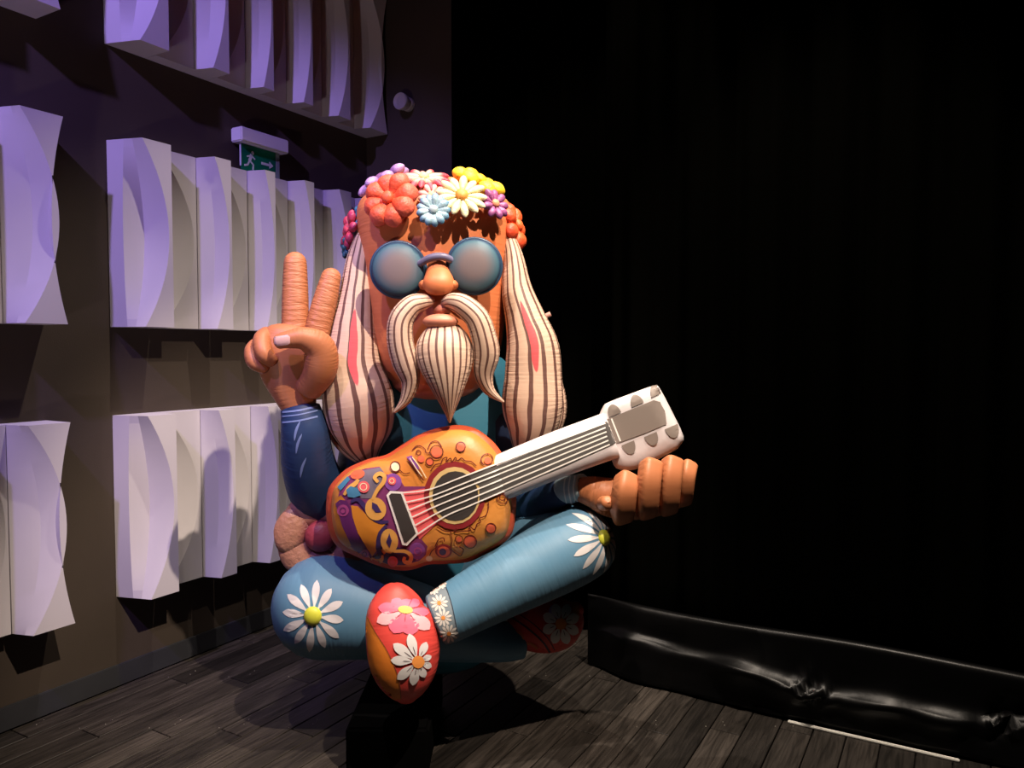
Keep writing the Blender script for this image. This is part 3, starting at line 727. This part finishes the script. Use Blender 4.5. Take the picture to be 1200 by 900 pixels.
# ---- inflatable flowers
def petal_mesh(name, r0, r1, wd, th, base, tip, bend=.0, t0=.45, t1=.95, tipround=1.5):
    m = bpy.data.materials.new(name); m.use_nodes = True; nt = m.node_tree; b = nt.nodes['Principled BSDF']; b.inputs['Roughness'].default_value = .5
    tc = nt.nodes.new('ShaderNodeTexCoord'); sp = nt.nodes.new('ShaderNodeSeparateXYZ'); nt.links.new(tc.outputs['Object'], sp.inputs[0])
    mr = nt.nodes.new('ShaderNodeMapRange'); mr.interpolation_type = 'SMOOTHSTEP'
    mr.inputs[1].default_value = r0 + (r1 - r0) * t0; mr.inputs[2].default_value = r0 + (r1 - r0) * t1; nt.links.new(sp.outputs[0], mr.inputs[0])
    mx = nt.nodes.new('ShaderNodeMix'); mx.data_type = 'RGBA'; mx.inputs[6].default_value = (*base, 1); mx.inputs[7].default_value = (*tip, 1)
    nt.links.new(mr.outputs[0], mx.inputs[0]); nt.links.new(mx.outputs[2], b.inputs['Base Color'])
    n = nt.nodes.new('ShaderNodeTexNoise'); n.inputs['Scale'].default_value = 45; n.inputs['Detail'].default_value = 3; nt.links.new(tc.outputs['Object'], n.inputs[0])
    bp = nt.nodes.new('ShaderNodeBump'); bp.inputs['Strength'].default_value = .6; bp.inputs['Distance'].default_value = .01
    nt.links.new(n.outputs[0], bp.inputs['Height']); nt.links.new(bp.outputs[0], b.inputs['Normal'])
    V, F = [], []; N, S = 12, 14
    for i in range(N + 1):
        t = .5 - .5 * math.cos(PI * i / N)
        x = r0 + (r1 - r0) * t
        pr = max(.03, (math.sin(PI * t ** tipround * .985 + .015)) ** .6) if t > 0 else .03
        pr = max(pr, .35 * (1 - t)) if t < .5 else pr
        for j in range(S):
            a = 2 * PI * j / S
            V.append(Vector((x, wd * pr * math.cos(a), th * pr * math.sin(a) + bend * t * t)))
    for i in range(N):
        for j in range(S):
            k = (j + 1) % S; F.append((i * S + j, (i + 1) * S + j, (i + 1) * S + k, i * S + k))
    F.append(tuple(range(S))); F.append(tuple(N * S + j for j in reversed(range(S))))
    return mesh('petal', V, F, m)
def flower(name, px, py, d, nrm, rpx, n, wd, th, base, tip, ccol, crad=.28, bend=0., rot=0, key=None, t0=.45, t1=.95, lift=0, tipround=1.5, label=None):
    s = d * K / FPX; r = rpx * s; c = P(px, py, d)
    if key:
        h = BV[key].ray_cast(CAM, ray(px, py))
        if h[0] is not None: c = h[0] + nrm * (lift * s)
    z = nrm; x = CU.cross(z); x = x.normalized() if x.length > .05 else CR; y = z.cross(x)
    M = Matrix(((x.x, y.x, z.x, c.x), (x.y, y.y, z.y, c.y), (x.z, y.z, z.z, c.z), (0, 0, 0, 1)))
    V, F, _ = ellipsoid(Vector((0, 0, 0)), r * crad, r * crad, r * crad * .7, axes=(Vector((1, 0, 0)), Vector((0, 1, 0)), Vector((0, 0, 1))), seg=18, rings=10)
    V = [v + Vector((0, 0, th * r * .45)) for v in V]
    o = link(name, mesh(name, V, F, mat(name + ' centre', ccol, .5, bump=.3, bscale=50)), FIG, Matrix.Translation(-origin(FIG)) @ M)
    if label: o['label'] = label
    pm = petal_mesh(name + ' petal', r * crad * .55, r, wd * r, th * r, base, tip, bend * r, t0, t1, tipround)
    for i in range(n):
        link('petal', pm, o, Matrix.Rotation(rot + 2 * PI * i / n, 4, 'Z') @ Matrix.Rotation(.05 * (-1) ** i, 4, 'Y'))
    return o
CO = (.70, .085, .03)
flower('crown_flower', 449, 212, 3.92, nv(-.45, .8, .15), 34, 8, .26, .2, (.16, .06, .22), (.42, .26, .50), (.2, .08, .2), label='purple and lilac flower')
flower('crown_flower', 497, 208, 3.76, nv(.05, .84, .52), 32, 15, .13, .12, (.66, .52, .36), (.58, .06, .09), (.75, .55, .25), .2, t0=.35, t1=.75, bend=-.1, label='pink and cream daisy')
flower('crown_flower', 506, 229, 3.66, nv(0, .4, .9), 17, 9, .22, .16, (.75, .36, .30), (.78, .45, .38), (.7, .4, .2), label='small pink flower')
flower('crown_flower', 541, 229, 3.62, nv(.12, .48, .87), 31, 13, .16, .12, (.66, .58, .29), (.64, .58, .36), (.66, .26, .05), .25, bend=-.04, label='cream daisy with orange centre')
flower('crown_flower', 508, 246, 3.58, nv(0, .12, 1), 20.5, 13, .25, .22, (.34, .50, .55), (.08, .22, .36), (.36, .46, .48), .26, t0=.5, t1=1, label='pale blue flower')
flower('crown_flower', 456, 233, 3.62, nv(-.30, .22, .92), 35, 8, .36, .30, CO, (.72, .12, .07), (.70, .10, .04), .22, rot=.3, bend=-.12, label='large coral flower')
flower('crown_flower', 561, 213, 3.80, nv(.42, .83, .3), 33, 6, .33, .26, (.80, .48, .02), (.84, .56, .03), (.8, .4, .02), .25, rot=.2, label='yellow flower')
flower('crown_flower', 580, 239, 3.68, nv(.58, .3, .75), 20, 9, .24, .22, (.30, .08, .22), (.20, .05, .17), (.60, .25, .14), .25, label='plum flower')
flower('crown_flower', 605, 265, 3.92, nv(.92, .25, .28), 30, 7, .33, .24, (.72, .10, .025), (.62, .06, .02), (.7, .12, .03), .24, bend=-.1, label='red orange flower')
flower('crown_flower', 409, 269, 3.92, nv(-.9, .12, .42), 24, 8, .26, .2, (.50, .04, .08), (.30, .02, .08), (.5, .05, .1), label='crimson flower')
flower('crown_flower', 421, 252, 3.88, nv(-.75, .3, .6), 17, 8, .26, .2, (.03, .14, .26), (.03, .10, .20), (.03, .12, .2), label='dark blue flower')
flower('crown_flower', 404, 290, 3.95, nv(-.9, -.1, .4), 13, 7, .28, .22, (.02, .10, .16), (.02, .07, .13), (.02, .1, .15), label='dark teal flower')
flower('crown_flower', 426, 241, 3.90, nv(-.6, .6, .5), 13, 8, .25, .2, (.62, .60, .36), (.60, .56, .36), (.5, .4, .2), label='small cream flower')
flower('hip_flower', 376, 628, 3.90, nv(.1, .08, .98), 54, 7, .50, .12, (.14, .022, .025), (.36, .165, .095), (.26, .035, .05), .34, rot=.25, t0=.12, t1=.42, label='tan cloth flower with maroon centre')

# ------------------------------------------------------------------ guitar
def guitar():
    root = thing('inflatable_guitar', 'orange inflatable guitar with painted swirls and white neck on the crossed legs', 'guitar', loc=P(497, 660, 3.74))
    def gd(px): return 3.60 - (px - 500) * .00045
    out = [(383, 580), (387.5, 568), (405, 550), (431, 538), (452, 533), (470, 522), (491, 509), (515, 501), (538, 498), (557, 502), (573, 513), (587, 529), (598, 552),
           (604.5, 578), (604.5, 601), (600, 625), (587, 639), (568, 650), (547, 659), (519, 661), (501, 662), (482, 668), (463, 668), (440, 662), (417, 652), (396, 641), (386, 625), (382, 601)]
    R = catmull(out + [out[0]], 4)[:-1]; n = len(R); cx, cy = 497, 588
    def ringpts(q, off, up=0):
        return [P(cx + (x - cx) * q, cy + (y - cy) * q + up, gd(cx + (x - cx) * q) + off) for x, y in R]
    front = [(.945, .012), (.935, -.012), (.91, -.036), (.86, -.062), (.76, -.086), (.62, -.100), (.45, -.106), (.28, -.108), (.12, -.108), (.02, -.108)]
    V, F = [], []
    for q, off in front: V += ringpts(q, off)
    for i in range(len(front) - 1):
        for j in range(n):
            k = (j + 1) % n; F.append((i * n + j, i * n + k, (i + 1) * n + k, (i + 1) * n + j))
    F.append(tuple((len(front) - 1) * n + j for j in range(n)))
    g = bpy.data.materials.new('orange guitar nylon'); g.use_nodes = True; nt = g.node_tree; b = nt.nodes['Principled BSDF']; b.inputs['Roughness'].default_value = .45
    tc = nt.nodes.new('ShaderNodeTexCoord'); ns = nt.nodes.new('ShaderNodeTexNoise'); ns.inputs['Scale'].default_value = 3; nt.links.new(tc.outputs['Object'], ns.inputs[0])
    rp = nt.nodes.new('ShaderNodeValToRGB'); e = rp.color_ramp.elements; e[0].position = .35; e[0].color = (.60, .20, .035, 1); e[1].position = .65; e[1].color = (.68, .27, .055, 1)
    nt.links.new(ns.outputs[0], rp.inputs[0]); nt.links.new(rp.outputs[0], b.inputs[0])
    n2 = nt.nodes.new('ShaderNodeTexNoise'); n2.inputs['Scale'].default_value = 14; n2.inputs['Detail'].default_value = 4; nt.links.new(tc.outputs['Object'], n2.inputs[0])
    bp = nt.nodes.new('ShaderNodeBump'); bp.inputs['Strength'].default_value = .3; bp.inputs['Distance'].default_value = .012
    nt.links.new(n2.outputs[0], bp.inputs['Height']); nt.links.new(bp.outputs[0], b.inputs['Normal'])
    fp = build('front_panel', (V, F), g, root, 'gf'); bkey('gf', P(497, 588, 3.5))
    side = [(.945, .0125), (.975, .022), (1.0, .05), (1.0, .125), (.985, .155), (.94, .175), (.8, .185), (.4, .19), (.02, .19)]
    V, F = [], []
    for q, off in side: V += ringpts(q, off)
    for i in range(len(side) - 1):
        for j in range(n):
            k = (j + 1) % n; F.append((i * n + j, (i + 1) * n + j, (i + 1) * n + k, i * n + k))
    build('side_band', (V, F), mat('red orange nylon band', (.55, .085, .03), .5, bump=.4, bscale=30), root)
    M_wn = mat('white neck nylon', (.60, .55, .56), .5, bump=.12, bscale=20)
    nk = build('neck', sweep([(566, 568, 3.60, 25, 22), (590, 558.5, 3.59, 26.5, 24), (650, 534, 3.575, 27, 23), (716, 510, 3.56, 27.5, 22)], seg=40, n=3.6, rot=math.radians(0), cap=(.2, .1)), M_wn, root, 'neck')
    bkey('neck', P(650, 535, 3.5))
    ho = [(701, 489), (707, 476), (714, 471), (740, 461), (766, 452), (773, 455), (787, 481), (801, 511), (798, 521), (791, 528), (768, 540), (745, 550), (730, 551), (719, 545), (712, 520)]
    Rh = catmull(ho + [ho[0]], 3)[:-1]; nh = len(Rh); hx, hy = 752, 502
    V, F = [], []; pr = [(.96, -.055), (.985, -.03), (1, 0), (1, .06), (.97, .1), (.8, .115), (.02, .12)]
    pf = [(.55, -.078), (.75, -.075), (.9, -.066)] + pr
    for q, off in pf: V += [P(hx + (x - hx) * q, hy + (y - hy) * q, 3.575 - (x - 752) * .0003 + off) for x, y in Rh]
    for i in range(len(pf) - 1):
        for j in range(nh):
            k = (j + 1) % nh; F.append((i * nh + j, (i + 1) * nh + j, (i + 1) * nh + k, i * nh + k))
    F.append(tuple(range(nh)))
    hs = build('headstock', (V, F), M_wn, root, 'hs'); bkey('hs', P(752, 502, 3.46))
    M_gr = mat('charcoal print', (.075, .068, .064), .5, vary=.08); M_gr2 = mat('taupe grey print', (.20, .165, .145), .5); M_wt = mat('white string print', (.82, .78, .74), .5)
    dpoly([(570, 551), (590, 543), (650, 519), (716.5, 491.5), (727, 517), (660, 547), (600, 571), (572, 582)], 'neck', M_gr, nk, 'fretboard', 1, 6)
    dpoly([(710, 492), (740, 479.5), (766, 469), (773, 471), (779, 482), (781, 497), (755, 508), (722, 520)], 'hs', M_gr2, hs, 'face_print', 2, 6)
    def half(cx_, cy_, rx, ry, ang, keyname):
        pts = [(rx * math.cos(a), ry * math.sin(a)) for a in [PI * i / 12 for i in range(13)]]
        dpoly([(cx_ + x * math.cos(ang) - y * math.sin(ang), cy_ + x * math.sin(ang) + y * math.cos(ang)) for x, y in pts], keyname, M_gr2, hs, 'peg_print', 2, 4)
    an = -.40
    for x, y in ((721, 486), (747.5, 474.5), (770.5, 463)): half(x, y, 7.6, 12.5, an + PI, 'hs')
    for x, y in ((735.5, 519), (762, 509), (786, 500)): half(x, y, 8, 14, an, 'hs')
    stroke([(716.5, 490.5), (727, 517)], 1.8, 'hs', M_wt, hs, 'nut_line', 3, 2)
    # body print
    C = {}
    def col(nm, c): C[nm] = mat(nm, c, .5)
    col('plum print', (.20, .035, .13)); col('string white', (.82, .77, .73)); col('indigo print', (.045, .025, .11)); col('purple print', (.13, .02, .12)); col('magenta print', (.42, .07, .22)); col('pink print', (.78, .12, .13)); col('tan swirl print', (.68, .34, .08))
    col('blue print', (.06, .20, .33)); col('orange print', (.64, .23, .025)); col('coral print', (.72, .13, .06)); col('slate print', (.16, .13, .17)); col('maroon print', (.25, .02, .025)); col('cream ring print', (.66, .46, .20)); col('hole print', (.045, .038, .036)); col('ink line', (.12, .015, .01)); col('violet print', (.24, .07, .32)); col('pale print', (.8, .66, .42))
    def D(poly, c, name, layer, thr=7): dpoly(poly, 'gf', C[c], fp, name, layer, thr)
    def S(pts, wd, c, name, layer, **kw): stroke(pts, wd, 'gf', C[c], fp, name, layer, **kw)
    D([(406, 560), (418, 552), (430, 549), (445, 547), (452, 556), (466, 558), (474, 570), (500, 570), (512, 575), (508, 610), (494, 632), (501, 640), (499, 650), (491, 657), (474, 662), (455, 662), (436, 657), (420, 649), (408, 637), (398, 615), (395, 592), (398, 576)], 'plum print', 'plum_ground', 1)
    D([(422, 552), (446, 548), (452, 556), (444, 570), (440, 584), (424, 584), (412, 572)], 'slate print', 'slate_ground', 2)
    D([(450, 636), (470, 642), (486, 648), (487, 657), (474, 661), (456, 661), (442, 656), (442, 648)], 'indigo print', 'indigo_ground', 2)
    D([(467, 577), (506, 571), (516, 590), (520, 606), (492, 632), (486, 622)], 'pink print', 'string_ground', 2)
    D([(391, 596), (394, 585), (400, 580), (405, 586), (402, 600), (408, 618), (415, 640), (411, 645), (398, 630)], 'orange print', 'orange_edge', 2)
    D([(394, 590), (399, 585.5), (407, 586.5), (412, 596), (418, 618), (428, 638), (435, 654), (424, 651), (412, 638), (402, 617)], 'purple print', 'purple_band', 3)
    for x, y, r in ((403, 598, 6.8), (428, 648, 5)):
        D(ell(x, y, r), 'magenta print', 'dot', 4); S(ell(x, y, r * .5, n=10), .9, 'purple print', 'dot_ring', 5, closed=True)
    D([(412, 592), (420, 593), (433, 606), (453, 613), (444, 623), (441, 634), (442, 644), (437, 651), (431, 642), (420, 624), (414, 606)], 'orange print', 'leaf_shape', 4)
    S([(412, 588), (420, 585), (428, 593), (436, 605), (446, 611), (456, 611)], 5.5, 'indigo print', 'curve_band', 5, taper=.5)
    S([(454, 615), (446, 625), (444, 640), (446, 650), (440, 652)], 5.5, 'indigo print', 'curve_band', 5, taper=.5)
    D(ell(441, 596, 12.2, 13.5, -.3), 'tan swirl print', 'eye_shape', 6); D([(437, 588), (443, 591), (448, 600), (441, 600), (437, 595)], 'indigo print', 'eye_pupil', 7, 4)
    D(ell(457, 633, 10.2, 14, -.1), 'tan swirl print', 'eye_shape', 6); D([(457, 624), (460, 633), (457.5, 641), (453.5, 634)], 'indigo print', 'eye_pupil', 7, 4)
    S([(437, 586), (443, 574), (450, 565), (451, 558), (445, 555.5), (440, 560), (444, 565)], 5, 'tan swirl print', 'swirl', 6, taper=.3)
    S([(462, 645), (475, 645), (482, 650), (480, 657), (474, 656), (475, 651)], 4.6, 'tan swirl print', 'swirl', 6, taper=.3)
    S([(436, 652), (442, 657), (448, 655), (449, 649)], 4, 'tan swirl print', 'swirl', 6, taper=.4)
    S([(404, 580), (410, 572), (417, 567), (421, 562)], 5, 'tan swirl print', 'swirl', 4, taper=.4)
    D([(407, 574), (412, 570), (420, 572), (424, 580), (416, 583), (409, 582)], 'blue print', 'blue_patch', 5)
    D([(396, 571), (408, 558.5), (411, 562), (400, 575)], 'blue print', 'blue_patch', 3)
    D(ell(420, 556.5, 8.3, 5.2, -.25), 'coral print', 'dot', 4); D(ell(427, 570.5, 6.8), 'pink print', 'dot', 5); S(ell(427, 570.5, 4, n=10), 1, 'pale print', 'dot_ring', 6, closed=True)
    D(ell(461, 565, 10), 'violet print', 'violet_patch', 3); D(ell(460, 563.5, 4.8), 'pink print', 'dot', 5); S(ell(460, 563.5, 2.6, n=10), .8, 'pale print', 'dot_ring', 6, closed=True)
    D(ell(461, 656, 6), 'pink print', 'dot', 7); S(ell(461, 656, 3.4, n=10), 1, 'coral print', 'dot_ring', 8, closed=True)
    D(ell(489, 645, 9.5), 'violet print', 'violet_patch', 3); S(ell(490, 645, 4, n=10), 1, 'magenta print', 'dot_ring', 5, closed=True)
    # rosette, bridge
    D(ell(533, 580.5, 36, 40), 'maroon print', 'rosette', 3); D(ell(533, 580.5, 30, 33.5), 'cream ring print', 'rosette_ring', 4); D(ell(534, 581, 26.8, 29), 'hole print', 'sound_hole', 5)
    dpoly([(548, 556), (565, 551), (590, 541.5), (600, 571), (580, 580), (562, 588), (562, 570)], 'gf', M_gr, fp, 'fretboard_end', 5)
    D([(453.5, 580), (458, 575), (472.5, 576), (491, 625), (477.5, 638.5), (472, 637.5)], 'string white', 'bridge_edge', 6); D([(456.5, 580.5), (459.5, 577.8), (470.5, 578.2), (488, 624.3), (477, 635.2), (474.3, 635)], 'hole print', 'bridge', 7)
    st = [((473, 577), (504, 573)), ((477, 588), (506.7, 580.7)), ((480, 597), (509, 585.3)), ((483.5, 605.5), (513, 592)), ((487, 615), (517, 598.7)), ((490, 625), (521, 605))]
    for i, (a, m_) in enumerate(st):
        e_ = (716.8 + 10 * i / 5, 493 + 22.5 * i / 5)
        t = (578 - m_[0]) / (e_[0] - m_[0]); mid = (578, m_[1] + (e_[1] - m_[1]) * t)
        S([a, m_, ((m_[0] + mid[0]) / 2, (m_[1] + mid[1]) / 2), mid, (589, mid[1] + (e_[1] - mid[1]) * 11 / (e_[0] - 578))], 1.6, 'string white', 'string', 8, sub=5)
        stroke([(584, mid[1] + (e_[1] - mid[1]) * 6 / (e_[0] - 578)), ((584 + e_[0]) / 2, mid[1] + (e_[1] - mid[1]) * ((584 + e_[0]) / 2 - 578) / (e_[0] - 578)), e_], 1.6, 'neck', M_wt, nk, 'string', 2, sub=8)
    # ornaments on the upper bout side
    for x, y, r in ((512, 530, 6.2), (540, 524, 5), (494, 538, 4), (504, 541, 3.8), (575, 618.5, 5.4), (551, 634, 6.8), (538, 631.5, 3), (571, 540, 4)):
        D(ell(x, y, r), 'coral print', 'dot', 3)
    for x, y, r in ((512, 530, 7.6), (540, 524, 5.3), (491, 531, 2.6), (570, 539, 6.6), (588, 584, 6), (588, 583, 3.2), (575, 618.5, 5.6), (551, 634, 7.4), (504, 541, 4.4), (538, 631.5, 4.4)):
        S(ell(x, y, r, n=12), 1.1, 'ink line', 'ring_line', 4, closed=True)
    S([(502, 526), (506, 519), (513, 518), (518, 524)], 1.15, 'ink line', 'scroll_line', 4); S([(484, 528), (490, 523), (498, 526), (500, 531), (505, 531)], 1.15, 'ink line', 'scroll_line', 4)
    S([(505, 552), (510, 545), (517, 543), (519, 538), (524, 536), (523, 541), (528, 537), (530, 541), (534, 536), (536, 540), (541, 537), (545, 540), (552, 541), (558, 546)], 1.25, 'ink line', 'lettering_line', 4)
    S([(512, 617), (522, 622), (531, 622), (535, 619), (534, 623), (543, 622), (551, 621), (550, 616), (556, 620), (559, 614), (563, 611), (562, 607), (569, 604), (572, 596), (572, 588)], 1.25, 'ink line', 'lettering_line', 4)
    S([(528, 622), (530, 632), (529, 642), (535, 648), (540, 650), (543, 643), (538, 640)], 1.15, 'ink line', 'scroll_line', 4); S([(510, 640), (514, 632), (520, 630), (521, 634)], 1.25, 'ink line', 'scroll_line', 4)
    D(ell(520, 645, 10, 8), 'maroon print', 'eye_patch', 3); D(ell(520, 645.5, 7.5, 6), 'coral print', 'eye_white', 4); D(ell(519, 645.5, 4, 3.8), 'indigo print', 'eye_pupil', 5)
    S([(503, 652), (506, 645), (511, 641), (513, 637)], 1.2, 'ink line', 'scroll_line', 5); D(ell(503, 653, 4, 3), 'pale print', 'blossom', 5)
    D(ell(464, 547.5, 5.2), 'pale print', 'blossom', 4); S(ell(464, 547.5, 5.6, n=12), 1.25, 'ink line', 'ring_line', 5, closed=True); S([(468, 550), (474, 555), (481, 554)], 1.1, 'ink line', 'scroll_line', 4)
    D([(477, 536), (483, 534), (489, 543), (492, 550), (486, 549)], 'violet print', 'plume', 3); S([(478, 538), (486, 548), (497, 563)], 1.6, 'ink line', 'plume_line', 5); S([(484, 536), (493, 548), (500, 560)], 1.2, 'pale print', 'plume_line', 5); S([(481, 537), (489, 550), (495, 558)], 1.1, 'pale print', 'plume_line', 5)
guitar()
flush_prints()

# ------------------------------------------------------------------ pedestal, as high as what rests on it
def pedestal():
    x0, x1, y0, y1 = -.612, -.305, 2.76, 3.32
    bpy.context.view_layer.update(); zs = []
    def walk(o):
        if o.type == 'MESH':
            for v in o.data.vertices:
                q = o.matrix_world @ v.co
                if x0 - .02 < q.x < x1 + .02 and y0 - .02 < q.y < y1 + .02: zs.append(q.z)
        for c in o.children: walk(c)
    walk(FIG)
    top = min(zs) - .001
    g = bevel_box(x0, x1, y0, y1, 0, top, .012, 3)
    o = link('black_pedestal', mesh('black_pedestal', *g, mat('black matte cloth', (.002, .002, .0022), .95, .02), smooth=False))
    tag(o, 'plain black cloth-covered pedestal under the crossed legs of the inflatable figure', 'pedestal')
pedestal()
